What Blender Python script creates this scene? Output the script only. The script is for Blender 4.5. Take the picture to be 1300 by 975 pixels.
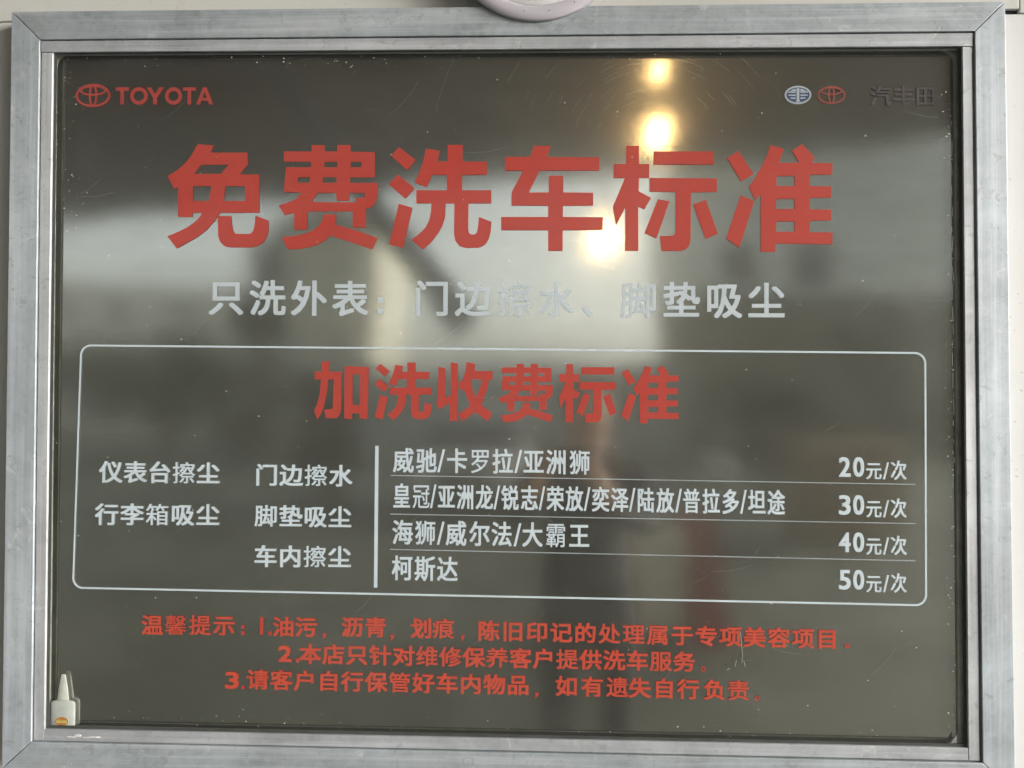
import bpy, bmesh, math, random
from mathutils import Vector, Matrix, Euler
from mathutils.geometry import tessellate_polygon
for o in list(bpy.data.objects): bpy.data.objects.remove(o)
SC = bpy.context.scene
COL = SC.collection
ZB = 1.55          # height of the middle of the board
# ---------------------------------------------------------------- camera
cd = bpy.data.cameras.new('camera'); cam = bpy.data.objects.new('camera', cd); COL.objects.link(cam)
cam.location = (0.05058582, -0.96735388, 1.54084536)
cam.rotation_euler = (1.58924966, -0.00444322, 0.03331877)
cd.sensor_width = 36.0; cd.sensor_fit = 'HORIZONTAL'; cd.lens = 36.0*976.0/1300.0
cd.dof.use_dof = True; cd.dof.focus_distance = 0.985; cd.dof.aperture_fstop = 6.5
cd.clip_start = 0.01; cd.clip_end = 500
SC.camera = cam
SC.render.resolution_x = 1024; SC.render.resolution_y = 768
# ---------------------------------------------------------------- daylight
w = bpy.data.worlds.new('World'); SC.world = w; w.use_nodes = True
nt = w.node_tree; nt.nodes.clear()
sky = nt.nodes.new('ShaderNodeTexSky'); sky.sky_type = 'NISHITA'; sky.sun_disc = False
SUN_EL, SUN_AZ = math.radians(16), math.radians(112)   # azimuth from +Y towards +X
sky.sun_elevation = SUN_EL; sky.sun_rotation = SUN_AZ
sky.dust_density = 4.0; sky.air_density = 1.0; sky.ozone_density = 1.0
hs = nt.nodes.new('ShaderNodeHueSaturation'); hs.inputs['Saturation'].default_value = 0.22
bg = nt.nodes.new('ShaderNodeBackground'); bg.inputs['Strength'].default_value = 0.15
wo = nt.nodes.new('ShaderNodeOutputWorld')
nt.links.new(sky.outputs[0], hs.inputs['Color']); nt.links.new(hs.outputs[0], bg.inputs[0]); nt.links.new(bg.outputs[0], wo.inputs[0])
sl = bpy.data.lights.new('sun', 'SUN'); sl.energy = 0.85; sl.angle = math.radians(24); sl.color = (1.0, 0.985, 0.965)
so = bpy.data.objects.new('sun', sl); COL.objects.link(so)
sd = Vector((math.sin(SUN_AZ)*math.cos(SUN_EL), math.cos(SUN_AZ)*math.cos(SUN_EL), math.sin(SUN_EL)))
so.rotation_euler = sd.to_track_quat('Z', 'Y').to_euler(); so.location = (8, -8, 12)
SC.view_settings.view_transform = 'Standard'; SC.view_settings.look = 'None'
SC.view_settings.exposure = 1.4; SC.view_settings.gamma = 1.0
# measured layout of the lettering, millimetres from the middle of the board (x right, z up)
TITLE=[["免",[[[[-393.1,319.9],[-372.3,318.2],[-376.2,308.7],[-327.8,308.4],[-327.0,293.7],[-337.5,280.3],[-311.5,279.6],[-311.3,230.2],[-362.9,230.1],[-369.5,220.3],[-380.5,207.7],[-393.2,198.2],[-407.5,190.3],[-419.4,183.7],[-432.0,199.6],[-418.9,204.9],[-407.8,210.1],[-398.2,216.4],[-391.1,222.7],[-385.9,230.1],[-399.2,230.2],[-399.5,224.8],[-418.3,224.9],[-418.8,264.0],[-423.6,261.4],[-432.6,278.4],[-419.9,285.8],[-408.8,295.7],[-400.9,306.0],[-395.5,316.3]],[[-388.8,292.9],[-352.0,292.7],[-362.2,280.9],[-397.7,281.1]],[[-399.1,265.0],[-374.5,264.9],[-377.8,245.6],[-398.9,245.7]],[[-356.0,264.8],[-330.2,264.7],[-330.0,245.4],[-358.6,245.5]]],[[[-365.6,225.8],[-348.1,225.7],[-347.1,213.9],[-345.4,206.8],[-341.9,202.5],[-322.3,202.5],[-318.7,206.7],[-316.9,215.4],[-316.2,226.4],[-299.1,219.7],[-299.0,207.4],[-301.1,198.0],[-306.3,190.9],[-313.4,186.5],[-321.3,184.9],[-350.0,185.0],[-356.4,186.6],[-362.0,191.8],[-365.0,199.7]]]]],["费",[[[[-243.6,317.7],[-226.3,317.5],[-226.3,309.3],[-210.0,309.2],[-210.0,317.4],[-192.6,317.3],[-192.6,308.6],[-161.0,308.1],[-160.7,275.4],[-193.1,275.2],[-193.0,268.2],[-156.7,268.0],[-157.1,252.6],[-158.9,244.7],[-162.4,239.2],[-167.5,235.6],[-172.2,234.9],[-172.0,210.2],[-188.9,210.3],[-189.1,231.2],[-247.7,231.4],[-248.6,207.8],[-265.2,207.8],[-265.4,229.7],[-278.1,226.8],[-285.7,239.4],[-274.3,242.8],[-263.2,247.5],[-255.4,255.7],[-279.5,256.7],[-276.7,289.1],[-243.8,288.9],[-243.9,296.0],[-279.6,296.5],[-279.7,309.7],[-243.5,309.4]],[[-226.1,295.9],[-209.8,295.8],[-209.8,288.7],[-227.2,288.8]],[[-192.1,295.7],[-177.9,295.6],[-178.2,288.5],[-192.4,288.6]],[[-260.7,275.9],[-244.8,275.8],[-246.0,268.7],[-262.2,268.8]],[[-227.9,275.7],[-210.5,275.6],[-210.4,268.6],[-228.9,268.6]],[[-235.6,255.3],[-211.1,255.2],[-209.9,245.2],[-194.2,245.2],[-193.7,255.1],[-173.2,255.0],[-173.9,249.5],[-185.7,248.0],[-185.4,242.9],[-243.4,243.5]]],[[[-226.9,227.7],[-210.5,227.3],[-211.2,214.3],[-183.8,206.3],[-156.7,196.8],[-163.5,181.9],[-191.6,191.4],[-218.5,200.1],[-224.7,193.9],[-234.2,188.4],[-246.8,184.5],[-259.4,182.6],[-273.7,182.2],[-281.0,197.9],[-267.5,199.2],[-253.3,201.8],[-240.7,206.5],[-232.8,212.8],[-228.9,219.0]]]]],["洗",[[[[-129.6,314.5],[-107.7,297.6],[-118.8,284.1],[-139.7,303.3]]],[[[-130.9,278.8],[-109.1,261.0],[-120.9,247.4],[-142.6,266.3]]],[[[-129.3,241.1],[-111.7,235.6],[-123.1,183.7],[-141.5,188.2]]],[[[-66.8,316.8],[-47.2,316.7],[-47.1,295.2],[-15.8,294.7],[-15.7,278.1],[-47.8,277.9],[-47.6,258.0],[-9.9,257.9],[-9.8,241.0],[-39.4,241.1],[-39.5,206.7],[-38.3,202.8],[-35.6,200.9],[-30.9,200.9],[-28.3,203.5],[-27.1,209.8],[-25.6,223.5],[-9.5,217.2],[-10.4,205.0],[-13.0,194.9],[-17.6,187.9],[-25.4,184.0],[-42.5,183.6],[-50.4,185.9],[-55.9,192.7],[-57.8,202.1],[-57.4,241.2],[-68.7,241.2],[-69.3,224.0],[-72.4,213.0],[-78.6,202.1],[-87.9,190.4],[-98.0,181.5],[-112.5,194.1],[-102.1,202.2],[-95.1,209.2],[-90.4,217.8],[-87.8,228.8],[-87.0,241.3],[-106.6,241.4],[-106.7,258.3],[-67.2,258.1],[-67.3,278.0],[-86.4,278.1],[-93.4,262.0],[-109.1,268.4],[-102.6,282.2],[-98.0,295.5],[-94.6,312.0],[-76.9,309.5],[-79.5,295.4],[-66.6,295.3]]]]],["车",[[[[44.8,315.0],[66.2,314.4],[61.3,300.5],[128.2,299.6],[128.3,282.5],[51.9,282.9],[38.2,254.8],[63.8,254.7],[63.7,276.3],[82.3,276.2],[82.4,254.6],[120.6,254.1],[120.6,237.6],[82.0,237.5],[82.0,223.2],[133.3,222.5],[133.1,205.9],[81.8,206.0],[81.7,179.6],[63.3,179.6],[63.2,206.1],[2.9,206.3],[2.8,223.4],[63.1,223.2],[63.1,237.6],[16.0,238.1],[15.9,254.6],[30.9,283.0],[7.5,283.1],[7.5,300.8],[39.4,300.6]]]]],["标",[[[[162.5,314.2],[178.7,314.1],[178.7,290.7],[191.8,290.7],[191.8,272.8],[178.9,272.9],[178.4,255.8],[194.3,247.1],[185.7,232.4],[178.0,236.3],[178.1,179.4],[161.2,179.4],[161.5,234.8],[149.7,211.6],[145.6,235.7],[161.0,272.9],[146.5,273.0],[146.5,290.9],[162.5,290.8]]],[[[197.3,306.7],[273.6,306.2],[273.6,289.4],[197.3,289.9]]],[[[192.3,272.8],[277.7,271.6],[277.4,254.5],[244.8,253.9],[244.2,191.9],[242.5,185.8],[238.4,181.4],[233.0,179.3],[207.7,179.3],[205.4,198.2],[220.7,198.5],[224.6,200.5],[225.3,205.9],[225.3,254.5],[192.3,255.2]]],[[[203.0,245.5],[217.6,242.4],[201.1,195.1],[185.9,202.2]]],[[[263.6,244.5],[278.6,201.1],[263.3,194.2],[247.5,238.7]]]]],["准",[[[[304.5,306.6],[323.9,277.1],[308.0,267.5],[290.3,297.9]]],[[[307.5,249.7],[324.7,242.7],[305.9,183.3],[289.2,194.9]]],[[[344.7,313.8],[362.0,309.0],[355.6,291.3],[381.4,291.1],[371.9,306.2],[384.5,315.1],[400.4,298.0],[396.6,291.0],[422.7,290.4],[422.3,275.9],[394.3,275.6],[394.2,261.4],[421.1,260.8],[421.0,246.6],[394.2,246.3],[394.2,231.6],[421.0,231.2],[420.9,217.7],[394.1,217.0],[394.1,202.7],[422.4,202.3],[422.3,187.2],[351.3,188.3],[350.8,177.8],[332.6,177.9],[332.7,251.2],[325.8,243.5],[317.8,260.5],[326.6,273.6],[334.3,287.5],[340.4,299.9]],[[352.5,274.3],[375.3,274.2],[375.3,261.5],[352.5,261.6]],[[352.4,245.2],[375.2,245.1],[375.2,232.2],[351.2,232.3]],[[352.4,216.4],[375.2,216.3],[375.1,203.2],[351.6,203.3]]]]]]
SECTION=[["加",[[[[-228.2,36.4],[-218.2,37.8],[-218.1,24.1],[-201.4,24.2],[-202.0,-24.4],[-203.8,-31.0],[-207.6,-35.7],[-221.4,-36.0],[-224.3,-25.0],[-214.8,-24.4],[-212.9,-22.6],[-211.8,14.2],[-219.0,14.2],[-220.7,-3.7],[-224.8,-22.6],[-228.1,-30.6],[-232.8,-37.7],[-237.5,-26.0],[-233.0,-17.9],[-229.8,-3.8],[-228.5,14.2],[-236.6,14.1],[-236.7,24.1],[-227.6,24.1]]],[[[-197.7,31.3],[-166.8,29.9],[-167.7,-36.4],[-178.1,-36.0],[-178.2,-29.4],[-187.7,-29.5],[-188.1,-37.0],[-198.1,-36.1]],[[-187.6,20.4],[-177.6,20.5],[-177.8,-19.1],[-187.3,-18.7]]]]],["洗",[[[[-151.8,34.3],[-139.7,25.2],[-145.9,17.8],[-157.5,28.1]]],[[[-152.6,14.9],[-140.4,5.2],[-147.0,-2.3],[-159.0,8.0]]],[[[-151.7,-5.7],[-141.9,-8.6],[-148.2,-37.0],[-158.4,-34.6]]],[[[-117.0,35.9],[-106.1,35.9],[-106.0,24.2],[-88.7,24.1],[-88.6,15.0],[-106.4,14.8],[-106.3,3.9],[-85.3,4.0],[-85.3,-5.2],[-101.7,-5.3],[-101.8,-24.1],[-101.1,-26.2],[-99.6,-27.3],[-97.0,-27.2],[-95.5,-25.8],[-94.9,-22.4],[-94.0,-14.8],[-85.1,-18.2],[-85.6,-24.9],[-87.0,-30.4],[-89.6,-34.3],[-93.9,-36.4],[-103.4,-36.7],[-107.8,-35.5],[-110.9,-31.8],[-111.9,-26.7],[-111.7,-5.4],[-118.0,-5.4],[-118.4,-14.8],[-120.1,-20.8],[-123.5,-26.8],[-128.7,-33.2],[-134.3,-38.1],[-142.4,-31.3],[-136.6,-26.8],[-132.7,-23.0],[-130.1,-18.3],[-128.7,-12.3],[-128.2,-5.4],[-139.1,-5.5],[-139.1,3.8],[-117.2,3.9],[-117.3,14.7],[-127.9,14.7],[-131.7,5.9],[-140.5,9.2],[-136.9,16.8],[-134.3,24.1],[-132.5,33.1],[-122.6,31.8],[-124.0,24.1],[-116.9,24.1]]]]],["收",[[[[-76.3,31.0],[-67.8,28.6],[-67.7,-8.9],[-60.5,-6.5],[-60.8,36.8],[-51.8,34.9],[-51.9,-38.6],[-61.7,-38.6],[-61.9,-15.1],[-75.0,-23.8],[-79.7,-15.2],[-77.4,-12.8]]],[[[-40.5,36.9],[-29.3,34.5],[-30.2,25.4],[-7.2,25.5],[-7.1,14.9],[-11.8,14.4],[-14.1,1.4],[-21.5,-17.8],[-7.4,-28.8],[-12.9,-38.9],[-28.9,-27.0],[-45.3,-39.0],[-51.0,-29.9],[-35.5,-18.8],[-42.2,-1.6],[-50.7,4.2],[-50.7,9.9],[-45.1,14.8],[-41.9,25.3]],[[-35.3,14.8],[-20.2,14.8],[-23.5,2.3],[-28.6,-8.7],[-32.8,0.4]]]]],["费",[[[[23.6,34.7],[32.9,34.7],[33.0,30.2],[41.7,30.2],[41.7,34.7],[51.1,34.7],[51.1,30.0],[68.2,29.9],[68.2,11.9],[50.8,11.6],[50.8,7.7],[70.4,7.8],[70.1,-0.7],[69.1,-5.0],[67.3,-8.0],[64.5,-10.0],[61.9,-10.5],[62.0,-24.0],[52.9,-24.1],[52.8,-12.6],[21.2,-12.7],[20.6,-25.7],[11.7,-25.7],[11.6,-13.7],[4.8,-15.4],[0.8,-8.5],[6.9,-6.5],[12.9,-3.9],[17.1,0.6],[4.1,1.1],[5.8,18.8],[23.4,18.9],[23.4,22.8],[4.2,22.9],[4.2,30.1],[23.6,30.2]],[[33.0,22.8],[41.8,22.9],[41.8,19.0],[32.4,18.9]],[[51.3,22.9],[59.0,22.9],[58.8,19.0],[51.2,19.0]],[[14.3,11.7],[22.9,11.7],[22.2,7.8],[13.5,7.8]],[[32.0,11.7],[41.4,11.8],[41.4,7.9],[31.4,7.8]],[[27.8,0.5],[41.0,0.5],[41.6,-4.9],[50.1,-4.9],[50.4,0.6],[61.4,0.6],[61.0,-2.4],[54.7,-3.3],[54.8,-6.1],[23.5,-6.0]]],[[[32.4,-14.7],[41.2,-14.8],[40.8,-22.0],[55.6,-26.2],[70.2,-31.3],[66.5,-39.5],[51.4,-34.4],[36.9,-29.8],[33.5,-33.2],[28.4,-36.3],[21.6,-38.5],[14.7,-39.6],[7.1,-39.9],[3.2,-31.2],[10.4,-30.5],[18.1,-29.0],[24.9,-26.4],[29.2,-22.9],[31.3,-19.4]]]]],["标",[[[[86.9,34.5],[95.8,34.6],[95.8,21.8],[103.0,21.8],[103.0,12.0],[95.9,11.9],[95.7,2.6],[104.4,-2.1],[99.7,-10.2],[95.5,-8.1],[95.6,-39.4],[86.3,-39.4],[86.4,-9.0],[80.0,-21.8],[77.7,-8.6],[86.1,11.9],[78.2,11.9],[78.1,21.7],[86.9,21.7]]],[[[106.0,30.6],[148.0,30.7],[148.0,21.5],[106.1,21.4]]],[[[103.3,12.0],[150.3,11.7],[150.1,2.4],[132.2,1.9],[131.9,-32.2],[131.0,-35.6],[128.7,-38.0],[125.8,-39.2],[111.9,-39.3],[110.6,-28.9],[119.0,-28.7],[121.1,-27.6],[121.5,-24.6],[121.5,2.1],[103.3,2.3]]],[[[109.2,-2.9],[117.3,-4.6],[108.2,-30.6],[99.9,-26.8]]],[[[142.6,-3.2],[150.9,-27.0],[142.5,-30.9],[133.7,-6.5]]]]],["准",[[[[164.8,28.5],[175.4,12.8],[166.8,7.6],[157.1,23.7]]],[[[166.6,-1.9],[175.9,-5.6],[165.8,-37.4],[156.7,-31.3]]],[[[186.7,32.5],[196.1,30.1],[192.6,20.5],[206.7,20.6],[201.5,28.6],[208.3,33.4],[217.0,24.3],[215.0,20.6],[229.2,20.4],[229.0,12.7],[213.7,12.4],[213.7,4.8],[228.4,4.6],[228.4,-3.0],[213.8,-3.3],[213.8,-11.2],[228.4,-11.3],[228.4,-18.5],[213.8,-19.0],[213.8,-26.7],[229.2,-26.8],[229.2,-34.8],[190.5,-34.5],[190.2,-40.2],[180.3,-40.2],[180.2,-1.0],[176.5,-5.1],[172.1,3.9],[176.9,11.0],[181.0,18.4],[184.3,25.1]],[[191.0,11.4],[203.4,11.5],[203.4,4.7],[191.0,4.7]],[[191.0,-4.1],[203.4,-4.0],[203.4,-11.0],[190.3,-11.0]],[[191.0,-19.5],[203.4,-19.5],[203.4,-26.5],[190.6,-26.5]]]]]]
SUBTITLE=[["只",-353.5,119.9,48.6,48.1],["洗",-299.3,119.4,48.4,48.0],["外",-245.3,118.9,48.3,47.9],["表",-191.5,118.4,48.1,47.8],["门",-86.0,118.8,47.8,47.7],["边",-32.5,118.3,47.6,47.6],["擦",20.7,117.8,47.4,47.5],["水",73.7,117.4,47.2,47.4],["脚",178.8,116.9,47.9,48.2],["垫",232.6,116.6,47.7,48.1],["吸",286.2,116.4,47.5,48.1],["尘",339.6,116.1,47.4,48.0]]
LIST=[["仪",-502.3,-107.0,31.2,29.6],["表",-470.2,-107.1,31.1,29.5],["台",-438.2,-107.3,31.1,29.5],["擦",-406.3,-107.5,31.0,29.5],["尘",-374.4,-107.6,30.9,29.4],["行",-507.0,-162.0,31.7,29.5],["李",-473.7,-161.8,31.6,29.5],["箱",-440.5,-161.7,31.6,29.5],["吸",-407.3,-161.5,31.5,29.4],["尘",-374.2,-161.3,31.4,29.4],["门",-298.2,-109.3,30.8,29.4],["边",-266.0,-109.4,30.7,29.3],["擦",-233.9,-109.6,30.7,29.3],["水",-201.8,-109.7,30.6,29.3],["脚",-298.2,-161.9,30.8,29.3],["垫",-266.2,-162.1,30.7,29.3],["吸",-234.3,-162.3,30.6,29.2],["尘",-202.4,-162.5,30.6,29.2],["车",-298.4,-213.8,30.7,29.3],["内",-266.3,-213.7,30.7,29.2],["擦",-234.4,-213.6,30.6,29.2],["尘",-202.4,-213.5,30.5,29.2]]
TABLE=[["威",-121.0,-89.2,27.4,33.2],["驰",-91.5,-89.3,27.3,33.2],["卡",-52.1,-89.5,27.3,33.2],["罗",-22.4,-89.6,27.2,33.1],["拉",6.3,-89.8,27.2,33.1],["亚",45.8,-90.0,27.1,33.1],["洲",74.7,-90.1,27.0,33.0],["狮",104.6,-90.3,27.0,33.0],["皇",-122.9,-134.8,22.9,33.2],["冠",-97.9,-135.0,22.9,33.2],["亚",-65.4,-135.3,22.8,33.1],["洲",-41.1,-135.5,22.8,33.1],["龙",-16.8,-135.7,22.7,33.1],["锐",15.9,-136.0,22.7,33.0],["志",40.7,-136.2,22.7,33.0],["荣",73.5,-136.5,22.6,33.0],["放",97.7,-136.7,22.6,32.9],["奕",131.0,-137.0,22.5,32.9],["泽",155.2,-137.2,22.5,32.9],["陆",187.9,-137.5,22.4,32.8],["放",212.5,-137.7,22.4,32.8],["普",245.5,-138.0,22.3,32.8],["拉",270.0,-138.2,22.3,32.7],["多",294.5,-138.4,22.3,32.7],["坦",327.3,-138.7,22.2,32.7],["途",351.4,-138.9,22.2,32.7],["海",-121.5,-181.3,27.3,33.1],["狮",-92.1,-181.5,27.3,33.1],["威",-52.7,-181.8,27.2,33.1],["尔",-22.7,-182.1,27.2,33.0],["法",5.6,-182.3,27.1,33.0],["大",44.7,-182.6,27.0,32.9],["霸",74.4,-182.8,27.0,32.9],["王",104.0,-183.1,26.9,32.9],["柯",-121.6,-226.8,27.3,33.1],["斯",-92.5,-227.2,27.3,33.0],["达",-63.6,-227.6,27.2,33.0]]
PRICE_UNITS=[["元",472.7,-98.1,19.8,23.4],["次",503.4,-97.2,20.4,25.6],["元",472.5,-145.7,19.8,23.4],["次",503.2,-144.7,20.4,25.6],["元",472.3,-192.3,19.8,23.3],["次",503.0,-191.2,20.3,25.5],["元",472.1,-239.1,19.8,23.3],["次",502.7,-238.0,20.3,25.5]]
SLIM=[["/",-77.5,-104.2,-67.5,-75.0],["/",21.3,-104.5,31.2,-75.3],["/",-86.5,-150.2,-78.2,-120.0],["/",-5.1,-150.9,3.2,-120.8],["/",52.4,-151.4,60.7,-121.3],["/",109.7,-151.8,118.0,-121.8],["/",166.7,-152.3,175.0,-122.4],["/",225.1,-152.8,233.4,-122.9],["/",306.4,-153.4,314.7,-123.6],["/",-77.4,-196.6,-67.5,-167.4],["/",20.7,-197.5,30.6,-168.4],["2",429.3,-106.1,444.0,-81.4],["0",447.0,-106.0,460.8,-81.3],["/",484.0,-108.8,491.5,-87.5],["3",429.2,-153.7,443.8,-129.1],["0",446.8,-153.5,460.6,-128.9],["/",483.8,-156.4,491.3,-135.0],["4",429.0,-200.4,443.6,-175.8],["0",446.7,-200.2,460.4,-175.6],["/",483.6,-202.9,491.1,-181.6],["5",428.9,-247.2,443.5,-222.6],["0",446.5,-247.0,460.2,-222.4],["/",483.4,-249.7,490.9,-228.4]]
NOTES=[["温",-445.3,-303.8,29.4,26.8],["馨",-414.5,-303.5,29.4,26.7],["提",-382.8,-303.1,29.3,26.7],["示",-351.3,-302.8,29.2,26.7],["油",-274.0,-303.6,29.1,26.6],["污",-244.8,-303.5,29.0,26.6],["沥",-185.1,-302.6,28.9,26.5],["青",-155.2,-302.5,28.9,26.5],["划",-96.4,-302.9,28.7,26.5],["痕",-68.1,-303.1,28.7,26.4],["陈",-10.5,-304.9,29.1,26.4],["旧",20.3,-305.2,29.0,26.4],["印",51.0,-305.5,29.0,26.3],["记",81.6,-305.8,28.9,26.3],["的",112.1,-306.1,28.8,26.3],["处",142.6,-306.4,28.8,26.2],["理",173.0,-306.6,28.7,26.2],["属",203.4,-306.9,28.7,26.2],["于",233.7,-307.2,28.6,26.2],["专",263.9,-307.5,28.5,26.1],["项",294.1,-307.8,28.5,26.1],["美",324.2,-308.1,28.4,26.1],["容",354.2,-308.4,28.4,26.0],["项",384.2,-308.7,28.3,26.0],["目",414.1,-309.0,28.2,26.0],["本",-239.3,-337.7,29.5,26.6],["店",-209.1,-337.8,29.5,26.5],["只",-179.0,-338.0,29.4,26.5],["针",-148.9,-338.1,29.3,26.5],["对",-118.9,-338.3,29.3,26.4],["维",-89.0,-338.4,29.2,26.4],["修",-59.1,-338.6,29.2,26.4],["保",-29.3,-338.7,29.1,26.4],["养",0.4,-338.8,29.0,26.3],["客",30.1,-339.0,29.0,26.3],["户",59.7,-339.1,28.9,26.3],["提",89.3,-339.3,28.9,26.3],["供",118.8,-339.4,28.8,26.2],["洗",148.3,-339.6,28.7,26.2],["车",177.7,-339.7,28.7,26.2],["服",207.0,-339.9,28.6,26.1],["务",236.3,-340.0,28.6,26.1],["请",-307.0,-371.4,29.6,26.6],["客",-276.3,-371.6,29.6,26.6],["户",-245.6,-371.7,29.5,26.5],["自",-215.1,-371.8,29.4,26.5],["行",-184.6,-371.9,29.4,26.5],["保",-154.1,-372.0,29.3,26.4],["管",-123.8,-372.1,29.3,26.4],["好",-93.4,-372.2,29.2,26.4],["车",-63.2,-372.3,29.1,26.4],["内",-33.0,-372.4,29.1,26.3],["物",-2.9,-372.5,29.0,26.3],["品",27.2,-372.6,29.0,26.3],["如",88.5,-373.0,28.8,26.2],["有",121.1,-373.3,28.8,26.2],["遗",152.6,-373.5,28.7,26.2],["失",180.8,-373.8,28.7,26.1],["自",211.1,-374.0,28.6,26.1],["行",241.5,-374.3,28.5,26.1],["负",274.1,-374.6,28.5,26.1],["责",303.9,-374.8,28.4,26.0]]
NOTE_DIGITS=[["1",-304.6,-314.2,-300.0,-291.9],["2",-280.7,-348.4,-263.0,-327.8],["3",-349.3,-383.9,-331.3,-362.0]]
WHITE_SQUARES=[[-155.3,112.7,-148.4,119.6],[-155.2,98.5,-148.3,105.4]]
RED_SQUARES=[[-329.0,-306.9,-324.5,-302.4],[-328.9,-314.9,-324.4,-310.4],[-293.7,-314.7,-289.2,-310.2],[-257.6,-348.5,-253.2,-344.0],[-328.0,-384.0,-323.6,-379.6]]
COMMAS=[[-220.9,-313.6],[-133.7,-313.9],[-43.6,-313.5],[51.0,-384.1]]
STOPS=[[439.2,-317.2],[260.4,-349.1],[327.5,-384.2]]
PAUSE_MARK=[[105.9,105.3],[111.4,108.8],[121.4,98.3],[116.4,94.2]]
WORDMARK=[["T",-503.1,372.8,-486.0,395.4],["O",-483.8,372.6,-460.2,395.2],["Y",-462.0,372.5,-439.0,395.0],["O",-437.4,372.3,-414.9,394.7],["T",-413.8,372.1,-396.4,394.6],["A",-396.1,371.9,-373.5,394.4]]
EMBLEMS={"big":[-556.5,369.5,-510.0,400.6],"small":[404.3,365.6,439.4,389.0],"faw":[363.0,366.0,396.5,389.4]}
FAINT=[["汽",483.1,375.8,26.5,27.1],["丰",511.6,375.6,26.5,27.1],["田",539.0,374.8,26.4,27.1]]
FRAME={"outer":[[-634.4,490.2],[630.0,486.9],[635.1,-487.5],[-631.0,-484.7]],"inner":[[-596.8,453.3],[593.2,450.5],[596.7,-453.0],[-593.2,-450.4]],"beado":[[-596.9,452.8],[592.7,449.8],[596.3,-452.0],[-593.3,-450.0]],"beadi":[[-580.7,437.5],[578.8,432.4],[580.9,-436.1],[-577.7,-434.7]]}
SHEET=[[-583.9,440.4],[575.2,432.7],[574.7,-437.3],[-579.0,-435.3]]
BOX=[[-545.2,58.3],[538.2,51.0],[537.5,-266.5],[-551.4,-258.4]]
RULES=[[[-137.2,-108.8],[524.3,-114.9]],[[-137.3,-158.2],[524.1,-163.8]],[[-137.5,-203.2],[523.8,-210.2]]]
BAR=[[-157.6,-71.1],[-153.1,-71.0],[-153.4,-252.1],[-157.8,-252.1]]
# ---------------------------------------------------------------- helpers
RND = random.Random(7)
def tag(o, label=None, cat=None, group=None, kind=None):
    if label: o['label'] = label
    if cat: o['category'] = cat
    if group: o['group'] = group
    if kind: o['kind'] = kind
    return o
def empty(name, loc=(0,0,0), rz=0.0, parent=None):
    o = bpy.data.objects.new(name, None); COL.objects.link(o)
    o.location = loc; o.rotation_euler = (0,0,rz); o.empty_display_size = .05
    if parent: o.parent = parent
    return o
def link_mesh(name, me, mat=None, parent=None, loc=None):
    o = bpy.data.objects.new(name, me); COL.objects.link(o)
    if mat and not me.materials: me.materials.append(mat)
    if parent: o.parent = parent
    if loc: o.location = loc
    return o
def mesh(name, verts, faces, mat=None, parent=None, smooth=False, loc=None):
    me = bpy.data.meshes.new(name); me.from_pydata([tuple(v) for v in verts], [], faces); me.update()
    if smooth: me.polygons.foreach_set('use_smooth', [True]*len(me.polygons))
    return link_mesh(name, me, mat, parent, loc)
def bm_obj(name, bm, mat=None, parent=None, smooth=False, loc=None):
    bmesh.ops.recalc_face_normals(bm, faces=bm.faces[:])
    me = bpy.data.meshes.new(name); bm.to_mesh(me); bm.free()
    if smooth: me.polygons.foreach_set('use_smooth', [True]*len(me.polygons))
    return link_mesh(name, me, mat, parent, loc)
def bm_box(bm, x0, x1, y0, y1, z0, z1, bevel=0.0):
    r = bmesh.ops.create_cube(bm, size=1.0)
    for v in r['verts']:
        v.co = Vector((x0+(v.co.x+.5)*(x1-x0), y0+(v.co.y+.5)*(y1-y0), z0+(v.co.z+.5)*(z1-z0)))
    if bevel:
        es = list({e for v in r['verts'] for e in v.link_edges})
        bmesh.ops.bevel(bm, geom=es, offset=bevel, segments=2, affect='EDGES', profile=.5)
def box(name, x0, x1, y0, y1, z0, z1, mat, parent=None, bevel=0.0):
    bm = bmesh.new(); bm_box(bm, x0, x1, y0, y1, z0, z1, bevel); return bm_obj(name, bm, mat, parent)
def prism_xz(name, pts, y0, y1, mat, parent=None, bevel=0.0):
    """polygon in x/z (metres) extruded from y0 (front) to y1"""
    bm = bmesh.new(); a = [bm.verts.new((x, y0, z)) for x, z in pts]; b = [bm.verts.new((x, y1, z)) for x, z in pts]
    n = len(pts); bm.faces.new(a); bm.faces.new(b[::-1])
    for i in range(n): bm.faces.new((a[i], b[i], b[(i+1) % n], a[(i+1) % n]))
    if bevel: bmesh.ops.bevel(bm, geom=[e for e in bm.edges if all(abs(v.co.y-y0) < 1e-9 for v in e.verts)], offset=bevel, segments=2, affect='EDGES', profile=.5)
    return bm_obj(name, bm, mat, parent)
def lathe(bm, prof, n=32, c=(0,0,0), sx=1.0, sy=1.0):
    rings = []
    for r, z in prof:
        rings.append([bm.verts.new((c[0]+r*sx*math.cos(2*math.pi*k/n), c[1]+r*sy*math.sin(2*math.pi*k/n), c[2]+z)) for k in range(n)])
    for a, b in zip(rings, rings[1:]):
        for k in range(n): bm.faces.new((a[k], a[(k+1) % n], b[(k+1) % n], b[k]))
    bm.faces.new(rings[0][::-1]); bm.faces.new(rings[-1])
def tube(bm, a, b, r0, r1=None, n=10):
    a, b = Vector(a), Vector(b); r1 = r0 if r1 is None else r1
    q = (b-a).to_track_quat('Z', 'Y'); A = []; B = []
    for k in range(n):
        d = Vector((math.cos(2*math.pi*k/n), math.sin(2*math.pi*k/n), 0))
        A.append(bm.verts.new(a+q@(d*r0))); B.append(bm.verts.new(b+q@(d*r1)))
    for k in range(n): bm.faces.new((A[k], A[(k+1) % n], B[(k+1) % n], B[k]))
    bm.faces.new(A[::-1]); bm.faces.new(B)
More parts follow.
